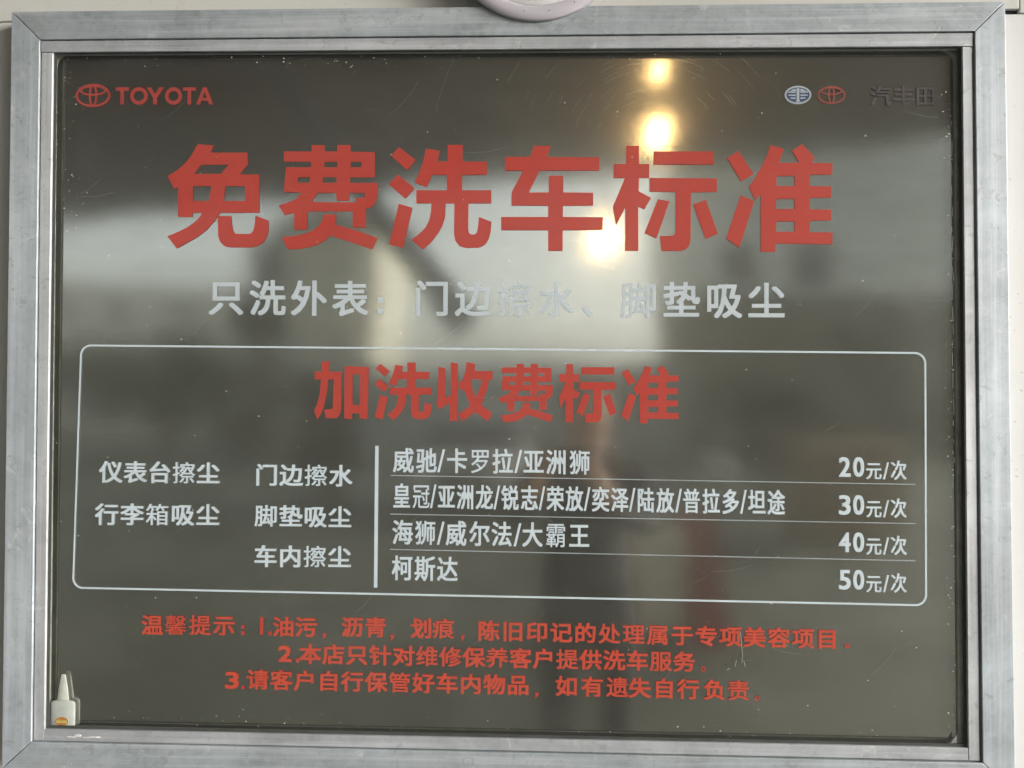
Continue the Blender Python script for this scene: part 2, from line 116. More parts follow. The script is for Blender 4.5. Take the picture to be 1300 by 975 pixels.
# ---------------------------------------------------------------- materials
class NT:
    def __init__(s, name):
        s.m = bpy.data.materials.new(name); s.m.use_nodes = True; s.t = s.m.node_tree; s.t.nodes.clear()
        s.out = s.n('ShaderNodeOutputMaterial')
    def n(s, typ, **kw):
        nd = s.t.nodes.new(typ)
        for k, v in kw.items():
            if k.startswith('_'): nd.inputs[k[1:].replace('_', ' ')].default_value = v
            else: setattr(nd, k, v)
        return nd
    def l(s, a, b): s.t.links.new(a, b)
    def coord(s, scale=(1,1,1), rot=(0,0,0)):
        t = s.n('ShaderNodeTexCoord'); m = s.n('ShaderNodeMapping'); m.inputs['Scale'].default_value = scale; m.inputs['Rotation'].default_value = rot
        s.l(t.outputs['Object'], m.inputs['Vector']); return m.outputs[0]
    def noise(s, scale=5, detail=4, rough=.55, vec=None, dist=0):
        t = s.n('ShaderNodeTexNoise'); t.inputs['Scale'].default_value = scale; t.inputs['Detail'].default_value = detail; t.inputs['Roughness'].default_value = rough; t.inputs['Distortion'].default_value = dist
        if vec is not None: s.l(vec, t.inputs['Vector'])
        return t.outputs['Fac']
    def ramp(s, fac, *st):
        r = s.n('ShaderNodeValToRGB'); e = r.color_ramp.elements
        while len(e) < len(st): e.new(.5)
        for el, (p, c) in zip(e, st): el.position = p; el.color = (*c, 1) if len(c) == 3 else c
        s.l(fac, r.inputs[0]); return r.outputs[0]
    def rng(s, fac, a, b, c, d):
        r = s.n('ShaderNodeMapRange'); r.clamp = True
        for i, v in enumerate((a, b, c, d)): r.inputs[i+1].default_value = v
        s.l(fac, r.inputs[0]); return r.outputs[0]
    def mixc(s, fac, a, b, mode='MIX'):
        r = s.n('ShaderNodeMix'); r.data_type = 'RGBA'; r.blend_type = mode
        for sock, v in ((r.inputs[0], fac), (r.inputs[6], a), (r.inputs[7], b)):
            if hasattr(v, 'node'): s.l(v, sock)
            elif isinstance(v, (int, float)): sock.default_value = v
            else: sock.default_value = (*v, 1)
        return r.outputs[2]
    def bump(s, h, strength=.3, dist=.001, normal=None):
        b = s.n('ShaderNodeBump'); b.inputs['Strength'].default_value = strength; b.inputs['Distance'].default_value = dist
        s.l(h, b.inputs['Height'])
        if normal is not None: s.l(normal, b.inputs['Normal'])
        return b.outputs[0]
    def math(s, op, a, b=0.0):
        r = s.n('ShaderNodeMath'); r.operation = op
        for sock, v in ((r.inputs[0], a), (r.inputs[1], b)):
            if hasattr(v, 'node'): s.l(v, sock)
            else: sock.default_value = v
        return r.outputs[0]
    def pbr(s, color, rough=.5, metal=0.0, normal=None, **kw):
        p = s.n('ShaderNodeBsdfPrincipled')
        for k, v in (('Base Color', color), ('Roughness', rough), ('Metallic', metal)):
            if hasattr(v, 'node'): s.l(v, p.inputs[k])
            elif k == 'Base Color': p.inputs[k].default_value = (*v, 1)
            else: p.inputs[k].default_value = v
        for k, v in kw.items(): p.inputs[k.replace('_', ' ')].default_value = v
        if normal is not None: s.l(normal, p.inputs['Normal'])
        s.l(p.outputs[0], s.out.inputs[0]); return s.m
def plain(name, c, rough=.6, metal=0.0, amt=.25, scale=3.0, **kw):
    s = NT(name); v = s.coord(); f = s.noise(scale, 5, .6, v)
    col = s.mixc(s.rng(f, .3, .7, 0, 1), tuple(x*(1-amt) for x in c), tuple(min(1, x*(1+amt)) for x in c))
    return s.pbr(col, rough, metal, **kw)

def mat_galv(name, vertical, base=(.40,.455,.49)):
    """weathered galvanised / mill-finish metal, drawn along its length, mottled and scuffed"""
    s = NT(name)
    st = s.coord((420, 60, 5) if vertical else (5, 60, 420)); grain = s.noise(1.0, 3, .6, st)
    v = s.coord(); blot = s.noise(9, 5, .62, v, .6); spang = s.n('ShaderNodeTexVoronoi'); spang.inputs['Scale'].default_value = 120; s.l(v, spang.inputs['Vector'])
    streak = s.noise(1.0, 4, .6, s.coord((90, 20, 2.5) if vertical else (2.5, 20, 90)))
    fine = s.noise(260, 3, .7, v)
    c = s.mixc(s.rng(blot, .32, .68, 0, 1), tuple(x*.74 for x in base), tuple(x*1.15 for x in base))
    c = s.mixc(s.math('MULTIPLY', s.rng(streak, .5, .68, 0, 1), .38), c, (.74,.76,.78))
    c = s.mixc(s.math('MULTIPLY', s.rng(streak, .5, .32, 0, 1), .45), c, (.30,.32,.31))
    c = s.mixc(s.math('MULTIPLY', s.rng(grain, .4, .65, 0, 1), .12), c, (.75,.76,.78))
    spots = s.math('MULTIPLY', s.rng(s.noise(55, 4, .7, v, 1.2), .58, .66, 0, 1), .5)
    c = s.mixc(spots, c, (.24,.26,.26))
    marks = s.math('MULTIPLY', s.rng(s.noise(34, 5, .75, s.coord((1,1,1),(.3,.9,.5)), .8), .60, .70, 0, 1), .36)
    c = s.mixc(marks, c, (.82,.83,.83))
    sp_ = s.n('ShaderNodeSeparateColor'); s.l(spang.outputs['Color'], sp_.inputs[0]); c = s.mixc(s.math('MULTIPLY', sp_.outputs[0], .16), c, (.62,.65,.68))
    r = s.rng(fine, .3, .7, .46, .62)
    n = s.bump(grain, .25, .0004); n = s.bump(fine, .25, .0004, n)
    return s.pbr(c, r, .25, n)
M = {}
M['galv_v'] = mat_galv('galvanised_upright', True); M['galv_h'] = mat_galv('galvanised_rail_shaded', False, (.33,.375,.40))  # rails get a darker base: the shade from above put into their colour
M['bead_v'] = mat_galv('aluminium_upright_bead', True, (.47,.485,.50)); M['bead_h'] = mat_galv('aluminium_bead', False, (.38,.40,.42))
M['seam'] = plain('dark_joint', (.05,.055,.05), .8, scale=40)
M['sealant'] = plain('old_sealant', (.62,.63,.57), .6, scale=45, amt=.3); M['gasket'] = plain('grey_gasket', (.34,.35,.33), .6, scale=60)
M['tray'] = plain('grey_back_tray', (.62,.63,.60), .5, .2, scale=8)

def mat_wall(name, a_, b_):
    s = NT(name); v = s.coord()
    c = s.ramp(s.noise(2.2, 5, .6, v, .4), (.3,a_), (.7,b_))
    d = s.rng(s.noise(1.0, 5, .65, s.coord((14, 10, 1.6))), .56, .74, 0, .35)
    c = s.mixc(d, c, (.46,.43,.34))
    sp = s.math('MULTIPLY', s.rng(s.noise(150, 2, .5, v), .70, .75, 0, 1), .5); c = s.mixc(sp, c, (.3,.27,.22))
    return s.pbr(c, .45, 0, s.bump(s.noise(40, 4, .6, v), .12, .002))
M['wall'] = mat_wall('cream_wall_paint', (.50,.50,.46), (.60,.60,.57)); M['wall_white'] = mat_wall('white_wall_paint', (.60,.60,.59), (.68,.68,.67))

def mat_steel():
    """brushed stainless sheet: a tight lobe, a broader lobe from the scratches, both stretched across the brushing"""
    s = NT('brushed_steel')
    warp = s.noise(2.6, 2, .5, s.coord((1, 1, 1)))
    brush = s.noise(1.0, 3, .7, s.coord((6, 1, 900)))
    scr = s.noise(1.0, 2, .6, s.coord((500, 1, 12), (0, .6, 0))); scr2 = s.noise(1.0, 2, .6, s.coord((500, 1, 12), (0, -.8, 0)))
    n = s.bump(warp, .5, .0045); n2 = s.bump(brush, .05, .00025, n); n3 = s.bump(scr, .12, .0003, n2); n3 = s.bump(scr2, .12, .0003, n3)
    tan = s.n('ShaderNodeCombineXYZ'); tan.inputs[0].default_value = 1.0
    dirt = s.noise(3.0, 5, .65, s.coord((1, 1, 2.2)))
    col = s.mixc(s.rng(dirt, .35, .7, 0, 1), STEEL_A, STEEL_B)
    col = s.mixc(s.math('MULTIPLY', s.rng(brush, .35, .7, 0, 1), .14), col, (.75,.75,.72))
    g1 = s.n('ShaderNodeBsdfAnisotropic'); g2 = s.n('ShaderNodeBsdfAnisotropic')
    for g, r, a, nn in ((g1, .085, .0, n2), (g2, .28, .10, n3)):
        g.inputs['Roughness'].default_value = r; g.inputs['Anisotropy'].default_value = a
        s.l(col, g.inputs['Color']); s.l(nn, g.inputs['Normal']); s.l(tan.outputs[0], g.inputs['Tangent'])
    mx = s.n('ShaderNodeMixShader'); mx.inputs[0].default_value = .22
    s.l(g1.outputs[0], mx.inputs[1]); s.l(g2.outputs[0], mx.inputs[2])
    df = s.n('ShaderNodeBsdfDiffuse'); df.inputs['Color'].default_value = (.10,.105,.09,1)
    m2 = s.n('ShaderNodeMixShader'); m2.inputs[0].default_value = .09
    s.l(mx.outputs[0], m2.inputs[1]); s.l(df.outputs[0], m2.inputs[2]); s.l(m2.outputs[0], s.out.inputs[0])
    return s.m
STEEL_A = (.63,.62,.575); STEEL_B = (.79,.78,.735)
M['steel'] = mat_steel()

def mat_pane(name, ior, rough, haze, tint=(1,1,1)):
    s = NT(name); fr = s.n('ShaderNodeFresnel'); ge = s.n('ShaderNodeNewGeometry')
    # the node inverts its index on back faces: feed it the inverse there, so both faces of the thin pane act alike
    s.l(s.rng(ge.outputs['Backfacing'], 0, 1, ior, 1/ior), fr.inputs[0])
    tr = s.n('ShaderNodeBsdfTransparent'); tr.inputs[0].default_value = (*tint, 1)
    gl = s.n('ShaderNodeBsdfAnisotropic'); gl.inputs['Roughness'].default_value = rough
    mx = s.n('ShaderNodeMixShader'); s.l(fr.outputs[0], mx.inputs[0]); s.l(tr.outputs[0], mx.inputs[1]); s.l(gl.outputs[0], mx.inputs[2])
    df = s.n('ShaderNodeBsdfDiffuse'); df.inputs[0].default_value = (.55,.54,.50,1)
    h = s.noise(3.0, 6, .7, s.coord((1, 1, 1.6)), .5); sc = s.noise(1.0, 3, .6, s.coord((3, 1, 160), (0, .5, 0)))
    f = s.math('ADD', s.rng(h, .4, .75, haze*.4, haze), s.math('MULTIPLY', s.rng(sc, .66, .74, 0, 1), haze*.7))
    m2 = s.n('ShaderNodeMixShader'); s.l(f, m2.inputs[0]); s.l(mx.outputs[0], m2.inputs[1]); s.l(df.outputs[0], m2.inputs[2])
    s.l(m2.outputs[0], s.out.inputs[0]); return s.m
M['glass'] = mat_pane('dusty_glass', 1.22, .10, .035, (.97,.98,.97))
M['acrylic'] = mat_pane('clear_acrylic', 1.35, .06, .012)
M['edge'] = plain('acrylic_edge', (.50,.50,.44), .4, scale=30)
def vinyl(name, c, amt=.06):
    s = NT(name); v = s.coord(); f = s.noise(30, 4, .6, v)
    return s.pbr(s.mixc(f, tuple(x*(1-amt) for x in c), tuple(min(1, x*(1+amt)) for x in c)), .42, 0, s.bump(s.noise(700, 2, .5, v), .06, .0002), Specular_IOR_Level=.35)
M['note_red'] = vinyl('orange_red_vinyl', (.66,.075,.040)); M['red'] = vinyl('red_vinyl', (.56,.052,.036)); M['white'] = vinyl('white_vinyl', (.74,.82,.92)); M['navy'] = vinyl('navy_vinyl', (.05,.07,.17))
M['silver'] = vinyl('silver_vinyl', (.50,.54,.60)); M['plum'] = vinyl('dark_plum_vinyl', (.085,.066,.074)); M['rose'] = vinyl('dull_red_vinyl', (.30,.065,.050))
M['white_plastic'] = plain('white_plastic', (.58,.60,.58), .35, scale=60, amt=.12)
M['nozzle'] = plain('cloudy_plastic', (.60,.60,.55), .4, scale=90, amt=.25)
M['orange'] = plain('orange_label', (.50,.22,.05), .45, scale=160, amt=.3); M['yellow'] = plain('yellow_label', (.60,.46,.14), .45, scale=120, amt=.2)
M['putty'] = plain('white_putty', (.60,.60,.58), .8, scale=200, amt=.2)
M['lilac'] = plain('lilac_paint', (.52,.49,.54), .4, scale=14, amt=.06); M['grille'] = plain('grille_paint', (.74,.74,.74), .4, scale=30, amt=.05)
M['hole'] = plain('dark_hole', (.015,.014,.02), .9); M['hairline'] = plain('scratch', (.34,.33,.29), .6, scale=50); M['speck'] = plain('dust', (.62,.60,.52), .9, scale=90, amt=.3)

# ---------------------------------------------------------------- the wall behind the board
YW = .0285
wall = box('wall', -9, 9, YW+.006, YW+.25, -.12, 6.2, M['seam']); tag(wall, kind='structure')
zt = ZB+.4915
box('wall_panel', -9, -.6420, YW, YW+.0055, 0, zt-.0012, M['wall'], wall, .0012)
box('wall_panel', -.6405, .6435, YW, YW+.0055, 0, zt-.0012, M['wall'], wall, .0012)
box('wall_panel', -9, .6640, YW-.001, YW+.0055, zt, 6.1, M['wall'], wall, .0012)
box('wall_panel', .6646, 9, YW-.001, YW+.0055, zt-.005, 6.1, M['wall'], wall, .0012)
box('wall_panel', .6445, 9, YW, YW+.0055, 0, zt-.0062, M['wall_white'], wall, .0012)
box('cover_strip', -.6398, -.6362, YW-.0025, YW-.0003, 0, zt-.002, M['wall'], wall, .0006)
# ---------------------------------------------------------------- the board
mmv = lambda p: (p[0]/1000, p[1]/1000)
board = empty('notice_board', (0, 0, ZB))
tag(board, 'brushed steel price board with red and white Chinese lettering in a galvanised metal frame', 'notice board')
O, I, BO, BI = ([mmv(p) for p in FRAME[k]] for k in ('outer', 'inner', 'beado', 'beadi'))
def lerp(a, b, t): return (a[0]+(b[0]-a[0])*t, a[1]+(b[1]-a[1])*t)
def gap(a, b, d):
    """move a towards b by d metres"""
    L = math.hypot(b[0]-a[0], b[1]-a[1]); return lerp(a, b, d/L)
g = .0005
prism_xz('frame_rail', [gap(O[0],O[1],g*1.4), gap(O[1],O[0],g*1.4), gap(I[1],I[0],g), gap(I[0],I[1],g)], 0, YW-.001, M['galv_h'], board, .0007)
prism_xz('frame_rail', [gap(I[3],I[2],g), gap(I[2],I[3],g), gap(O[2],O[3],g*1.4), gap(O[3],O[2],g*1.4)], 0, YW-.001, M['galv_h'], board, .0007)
prism_xz('frame_stile', [gap(O[0],O[3],g*1.4), gap(I[0],I[3],g), gap(I[3],I[0],g), gap(O[3],O[0],g*1.4)], 0, YW-.001, M['galv_v'], board, .0007)
prism_xz('frame_stile', [gap(I[1],I[2],g), gap(O[1],O[2],g*1.4), gap(O[2],O[1],g*1.4), gap(I[2],I[1],g)], 0, YW-.001, M['galv_v'], board, .0007)
def bead(name, q, mat, y0=.0022):
    return prism_xz(name, q, y0, y0+.0035, mat, board, .0005)
k = .0009
bead('glazing_bead', [(BO[0][0]+.0012,BO[0][1]-k), (BO[1][0]-.0016,BO[1][1]-k), (BO[1][0]-.0016,BI[1][1]), (BO[0][0]+.0012,BI[0][1])], M['bead_h'], .0017)
bead('glazing_bead', [(BI[3][0]+.0006,BI[3][1]), (BI[2][0]-.0006,BI[2][1]), (BI[2][0]-.0006,BO[2][1]+k), (BI[3][0]+.0006,BO[3][1]+k)], M['bead_h'])
bead('glazing_bead', [(BO[0][0]+.0018,BI[0][1]-.0006), (BI[0][0],BI[0][1]-.0006), (BI[3][0],BO[3][1]+k), (BO[3][0]+.0018,BO[3][1]+k)], M['bead_v'])
bead('glazing_bead', [(BI[1][0],BI[1][1]-.0006), (BO[1][0]-.0022,BI[1][1]-.0006), (BO[2][0]-.0022,BO[2][1]+k), (BI[2][0],BO[2][1]+k)], M['bead_v'])
# dark rebate between rail and bead, and the shallow tray the sheet sits in
def ring(name, outer, inner, y0, y1, mat, parent):
    bm = bmesh.new(); L = []
    for ps in (outer, inner):
        for y in (y0, y1): L.append([bm.verts.new((x, y, z)) for x, z in ps])
    oa, ob, ia, ib = L
    for i in range(4):
        j = (i+1) % 4
        bm.faces.new((oa[i], oa[j], ia[j], ia[i])); bm.faces.new((ob[i], ib[i], ib[j], ob[j]))
        bm.faces.new((oa[i], ob[i], ob[j], oa[j])); bm.faces.new((ia[i], ia[j], ib[j], ib[i]))
    return bm_obj(name, bm, mat, parent)
def inset(ps, d):
    cx = sum(p[0] for p in ps)/4; cz = sum(p[1] for p in ps)/4
    return [(x-math.copysign(d, x-cx), z-math.copysign(d, z-cz)) for x, z in ps]
ring('rebate', inset(I, -.004), inset(BI, -.0035), .0059, .0069, M['seam'], board)
ring('gasket', inset(BI, -.0024), inset(BI, .0008), .0060, .0070, M['gasket'], board)
prism_xz('back_tray', inset(I, .0012), .0180, .0190, M['tray'], board)
ring('tray_side', inset(I, .0002), inset(I, .0030), .0074, .0178, M['tray'], board)
prism_xz('glass_pane', inset(BI, -.0026), .0074, .0076, M['glass'], board)
def rrect(q, r, seg=8):
    """rounded outline of the quad q (TL,TR,BR,BL), radius r, clockwise"""
    res = []; n = 4
    for i in range(n):
        p = Vector(q[i]); a = (Vector(q[i-1])-p).normalized(); b = (Vector(q[(i+1) % n])-p).normalized()
        c = p+(a+b)*r
        for s in range(seg+1):
            t = s/seg*math.pi/2
            res.append(tuple(c-b*r*math.cos(t)-a*r*math.sin(t)))
    return res
SH = [mmv(p) for p in SHEET]
sh = rrect(SH, .019, 10)
# brushed steel sheet behind, clear sheet in front of it that carries the vinyl lettering
# grey sealant strip that holds the sheet against the tray, open in the middle with rounded corners
_o = rrect(inset(I, .0033), .004, 10); _i = rrect(SH, .018, 10); _n = len(_i)
V = [(x, y, z) for ps in (_o, _i) for y in (.0130, .0140) for x, z in ps]; F = []
for i_ in range(_n):
    j_ = (i_+1) % _n; F += [(i_, 2*_n+i_, 2*_n+j_, j_), (_n+i_, _n+j_, 3*_n+j_, 3*_n+i_), (2*_n+i_, 3*_n+i_, 3*_n+j_, 2*_n+j_)]
bm = bmesh.new(); bv = [bm.verts.new(v) for v in V]
for f in F: bm.faces.new([bv[q] for q in f])
bm_obj('sealant_strip', bm, M['sealant'], board)
steel = prism_xz('steel_sheet', rrect(SH, .0185, 10), .0152, .0162, M['steel'], board)
bm = bmesh.new(); a = [bm.verts.new((x, .0143, z)) for x, z in sh]; b = [bm.verts.new((x, .0150, z)) for x, z in sh]
bm.faces.new(a); f2 = []
for i in range(len(sh)):
    f = bm.faces.new((a[i], b[i], b[(i+1) % len(sh)], a[(i+1) % len(sh)])); f.material_index = 1
cs_ = bm_obj('clear_sheet', bm, M['acrylic'], board); cs_.data.materials.append(M['edge'])

# ---------------------------------------------------------------- lettering
YL = .0140
LAYER = .00003
def flat(name, groups, mat, parent, y=YL, scale=.001, sub=None):
    """groups of [outer, hole...] outlines in mm"""
    V = []; F = []
    for gi, cs in enumerate(groups):
        polys = [[Vector((x*scale, z*scale, 0)) for x, z in c] for c in cs]
        base = len(V); vs = [p for c in polys for p in c]
        V += [(p.x, y, p.y) for p in vs]
        for t in tessellate_polygon(polys): F.append(tuple(base+i for i in t))
    bm = bmesh.new(); bv = [bm.verts.new(v) for v in V]
    for f in F:
        try: fc = bm.faces.new([bv[i] for i in f])
        except ValueError: continue
        fc.normal_update()
        if fc.normal.y > 0: fc.normal_flip()
    me = bpy.data.meshes.new(name); bm.to_mesh(me); bm.free()
    return link_mesh(name, me, mat, parent)
for ch, gs in TITLE: flat('character', gs, M['red'], board)
for ch, gs in SECTION: flat('character', gs, M['red'], board)
_cache = {}
def glyph(ch):
    """outline of a character of Blender's own built-in font as a flat triangle list in em units"""
    if ch not in _cache:
        c = bpy.data.curves.new('g', 'FONT'); c.body = ch; c.resolution_u = 4; c.size = 1.0
        o = bpy.data.objects.new('g', c); COL.objects.link(o)
        dg = bpy.context.evaluated_depsgraph_get(); dg.update()
        me = bpy.data.meshes.new_from_object(o.evaluated_get(dg))
        _cache[ch] = ([(v.co.x, v.co.y) for v in me.vertices], [tuple(p.vertices) for p in me.polygons])
        bpy.data.objects.remove(o); bpy.data.curves.remove(c); bpy.data.meshes.remove(me)
    return _cache[ch]
def stamp(name, ch, T, bx, bz, mat, parent, y=YL):
    """the glyph mapped by T to metres, its strokes thickened by bx, bz (metres each side)"""
    vs, fs = glyph(ch); pts = [T(*v) for v in vs]; V = []; F = []
    offs = [(-bx,-bz), (bx,-bz), (-bx,bz), (bx,bz), (0,0)] if bx or bz else [(0,0)]
    for k, (dx, dz) in enumerate(offs):
        b = len(V); V += [(x+dx, y-LAYER*k, z+dz) for x, z in pts]; F += [tuple(b+i for i in f) for f in fs]
    return mesh(name, V, F, mat, parent)
def em(L, mat, bx, bz, mid=.38):
    for ch, cx, cz, w_, h_ in L:
        T = lambda x, y, cx=cx, cz=cz, w_=w_, h_=h_: ((cx+(x-.5)*w_)/1000, (cz+(y-mid)*h_)/1000)
        d_ = .35 if ch in '馨霸擦箱罗墨冠' else (.7 if ch in '提修维属养管遗服责处理痕脚狮普' else 1); stamp('character', ch, T, bx*d_, bz*d_, mat, board)
def inkbox(L, mat, bx, bz):
    for ch, x0, z0, x1, z1 in L:
        vs, _ = glyph(ch); ax = min(v[0] for v in vs); cx = max(v[0] for v in vs); ay = min(v[1] for v in vs); cy = max(v[1] for v in vs)
        X0, X1, Z0, Z1 = x0/1000+bx, x1/1000-bx, z0/1000+bz, z1/1000-bz
        T = lambda x, y: (X0+(x-ax)/(cx-ax)*(X1-X0), Z0+(y-ay)/(cy-ay)*(Z1-Z0))
        stamp('character', ch, T, bx, bz, mat, board)
M['white_shaded'] = vinyl('white_vinyl_shaded', (.66,.72,.80)); em(SUBTITLE, M['white_shaded'], .00105, .00085)  # subtitle's white vinyl darkened: weaker light on the upper board put into the colour
em(LIST, M['white'], .00075, .00045)
em(TABLE, M['white'], .00060, .00045)
em(PRICE_UNITS, M['white'], .00045, .00030)
inkbox([g_ for g_ in SLIM if g_[0] == '/'], M['white'], .0003, .0)
inkbox([g_ for g_ in SLIM if g_[0] != '/'], M['white'], .00080, .0006)
em(NOTES, M['note_red'], .00075, .00060)
inkbox([g_ for g_ in NOTE_DIGITS if g_[0] != '1'], M['note_red'], .0008, .0008)
em(FAINT, M['plum'], .0007, .0004)
def rect(x0, z0, x1, z1): return [(x0,z0),(x1,z0),(x1,z1),(x0,z1)]
def squares(name, L, mat):
    for q in L: flat(name, [[rect(*q)]], mat, board)
squares('punctuation_dot', WHITE_SQUARES, M['white_shaded']); squares('punctuation_dot', RED_SQUARES, M['red'])
d1 = [g_ for g_ in NOTE_DIGITS if g_[0] == '1'][0]; flat('character', [[rect(*d1[1:])]], M['red'], board)
for x, z in COMMAS: flat('comma', [[[(x-2.2,z+2.4),(x+2.2,z+2.4),(x+2.0,z-1.5),(x-1.6,z-5.0),(x-2.6,z-4.2),(x-.4,z-1.4),(x-2.2,z-1.6)]]], M['red'], board)
def ell(cx, cz, rx, rz, n=40, a0=0): return [(cx+rx*math.cos(a0+2*math.pi*i/n), cz+rz*math.sin(a0+2*math.pi*i/n)) for i in range(n)]
for x, z in STOPS: flat('full_stop', [[ell(x,z,3.1,3.1,20), ell(x,z,1.5,1.5,20)]], M['red'], board)
flat('pause_mark', [[PAUSE_MARK]], M['white_shaded'], board)
# wordmark letters, cut by hand
def wm(ch, x0, z0, x1, z1):
    w_, h_ = x1-x0, z1-z0; P = lambda L: [(x0+a*w_, z0+b*h_) for a, b in L]
    if ch == 'T': return [[P([(0,1),(1,1),(1,.80),(.64,.80),(.64,0),(.36,0),(.36,.80),(0,.80)])]]
    if ch == 'Y': return [[P([(0,1),(.27,1),(.5,.60),(.73,1),(1,1),(.62,.40),(.62,0),(.38,0),(.38,.40)])]]
    if ch == 'A': return [[P([(0,0),(.39,1),(.61,1),(1,0),(.77,0),(.69,.22),(.31,.22),(.23,0)]), P([(.38,.39),(.62,.39),(.5,.74)])]]
    cx, cz = (x0+x1)/2, (z0+z1)/2
    return [[ell(cx,cz,w_/2,h_/2*1.03), ell(cx,cz,w_/2*.60,h_/2*.58)]]
M['red_shaded'] = vinyl('red_vinyl_shaded', (.46,.058,.050))  # duller red for wordmark and big emblem: shade at the top painted in
for L in WORDMARK: flat('character', wm(*L), M['red_shaded'], board)
def oval_emblem(b, mat, t):
    x0, z0, x1, z1 = b; cx, cz = (x0+x1)/2, (z0+z1)/2; rx, rz = (x1-x0)/2, (z1-z0)/2
    e = empty('oval_emblem', (cx/1000, YL, cz/1000), parent=board)
    def rg(name, ox, oz, ax, az, th, k): 
        flat(name, [[ell(ox,oz,ax,az), ell(ox,oz,ax-th,az-th)]], mat, e, y=-LAYER*k)
    rg('outer_ring', 0, 0, rx, rz, t, 0); rg('upright_ring', 0, 0, rx*.245, rz*.97, t*.9, 1); rg('upper_ring', 0, rz*.42, rx*.76, rz*.45, t*.85, 2)
    return e
oval_emblem(EMBLEMS['big'], M['red_shaded'], 3.1); oval_emblem(EMBLEMS['small'], M['rose'], 2.3)
x0, z0, x1, z1 = EMBLEMS['faw']; cx, cz = (x0+x1)/2, (z0+z1)/2; rx, rz = (x1-x0)/2, (z1-z0)/2
e = empty('wing_emblem', (cx/1000, YL, cz/1000), parent=board)
flat('outer_ring', [[ell(0,0,rx,rz), ell(0,0,rx-2.1,rz-2.1)]], M['silver'], e, y=0)
flat('oval_field', [[ell(0,0,rx-1.9,rz-1.9)]], M['navy'], e, y=LAYER)
wings = [[[(-1.9,rz*.72),(1.9,rz*.72),(1.6,-rz*.5),(2.7,-rz*.74),(-2.7,-rz*.74),(-1.6,-rz*.5)]]]
for s_ in (-1, 1):
    for zz, xa, hh in ((.30,.76,1.9),(-.04,.72,1.9),(-.36,.56,1.9)):
        z_ = zz*rz; wings.append([[(s_*3.0,z_-hh/2),(s_*xa*rx,z_-hh/2+.5),(s_*xa*rx*1.0,z_+hh/2),(s_*3.0,z_+hh/2)]])
    wings.append([[(s_*3.0,rz*.42),(s_*rx*.62,rz*.42),(s_*rx*.35,rz*.62),(s_*3.0,rz*.68)]])
flat('wing_figure', wings, M['silver'], e, y=-LAYER)
# ruled box, divider and rules
def band(q, r, t):
    a = rrect(q, r, 8); c = (sum(p[0] for p in q)/4, sum(p[1] for p in q)/4)
    q2 = [(x-math.copysign(t, x-c[0]), z-math.copysign(t, z-c[1])) for x, z in q]
    return a, rrect(q2, max(r-t, .1), 8)
a, b_ = band([tuple(p) for p in BOX], 14.0, 2.3)
V = [(x/1000, YL, z/1000) for x, z in a]+[(x/1000, YL, z/1000) for x, z in b_]; n = len(a)
mesh('box_outline', V, [(n+i, n+(i+1) % n, (i+1) % n, i) for i in range(n)], M['white'], board)
flat('divider_bar', [[BAR]], M['white'], board)
for (xa, za), (xb, zb) in RULES: flat('ruled_line', [[[(xa,za-.45),(xb,zb-.45),(xb,zb+.45),(xa,za+.45)]]], M['silver'], board)

# ---------------------------------------------------------------- dust, scratches and drips on the pane
def inside(x, z): return BI[3][0]+.004 < x < BI[1][0]-.004 and BI[2][1]+.004 < z < BI[0][1]-.004
V = []; F = []
def fleck(x, z, r, y=.0072):
    n = RND.randint(5, 7); b = len(V); a0 = RND.random()*6; s = RND.uniform(.5, 1)
    for i in range(n):
        rr = r*RND.uniform(.55, 1.1); V.append((x+rr*math.cos(a0+6.283*i/n), y, z+rr*s*math.sin(a0+6.283*i/n)))
    F.append(tuple(range(b, b+n)))
for i in range(210):
    x = RND.uniform(-.575, .575); z = RND.uniform(-.43, .43); fleck(x, z, RND.choice((.0003,.0004,.0005,.0006,.0010)))
for i in range(190):      # thick along the edges
    t = RND.random()
    if t < .35: x, z = .568-abs(RND.gauss(0, .006)), RND.uniform(-.43, .40)
    elif t < .60: x, z = RND.uniform(-.57, .2), .432-abs(RND.gauss(0, .006))
    elif t < .75: x, z = -.567+abs(RND.gauss(0, .012)), RND.uniform(.2, .43)
    else: x, z = RND.uniform(-.5, .57), -.430+abs(RND.gauss(0, .010))
    fleck(x, z, RND.choice((.0004,.0006,.0008,.0012)))
tag(mesh('dust_flecks', V, F, M['speck'], board), kind='stuff')
V = []; F = []
def hair(pts, w_, y=.0072):
    for (xa, za), (xb, zb) in zip(pts, pts[1:]):
        L = math.hypot(xb-xa, zb-za) or 1e-6; nx, nz = -(zb-za)/L*w_, (xb-xa)/L*w_; b = len(V)
        V.extend([(xa+nx,y,za+nz),(xa-nx,y,za-nz),(xb-nx,y,zb-nz),(xb+nx,y,zb+nz)]); F.append((b,b+1,b+2,b+3))
hair([(.305,-.300),(.3065,-.318),(.3075,-.330),(.3065,-.338)], .0003); hair([(.300,-.335),(.298,-.343)], .0004); hair([(.309,-.336),(.311,-.343)], .0003); hair([(.292,-.345),(.288,-.347)], .0005)
for i in range(40):
    x, z = RND.uniform(-.55,.55), RND.uniform(-.42,.42); a0 = RND.uniform(-.7,.7); L = RND.uniform(.01,.06); pts = []
    for k in range(5): pts.append((x+L*k/4*math.cos(a0+k*.06), z+L*k/4*math.sin(a0+k*.06)))
    hair(pts, .00005)
for i in range(120):       # arcs round the lamp's reflection: scratches drawn as its light picks them out
    r = RND.uniform(.02,.30); a0 = RND.uniform(.4,2.7); pts = [(.20+r*math.cos(a0+k*.05), .30+r*math.sin(a0+k*.05)) for k in range(RND.randint(3,7))]
    if all(inside(*p) for p in pts): hair(pts, .00005)
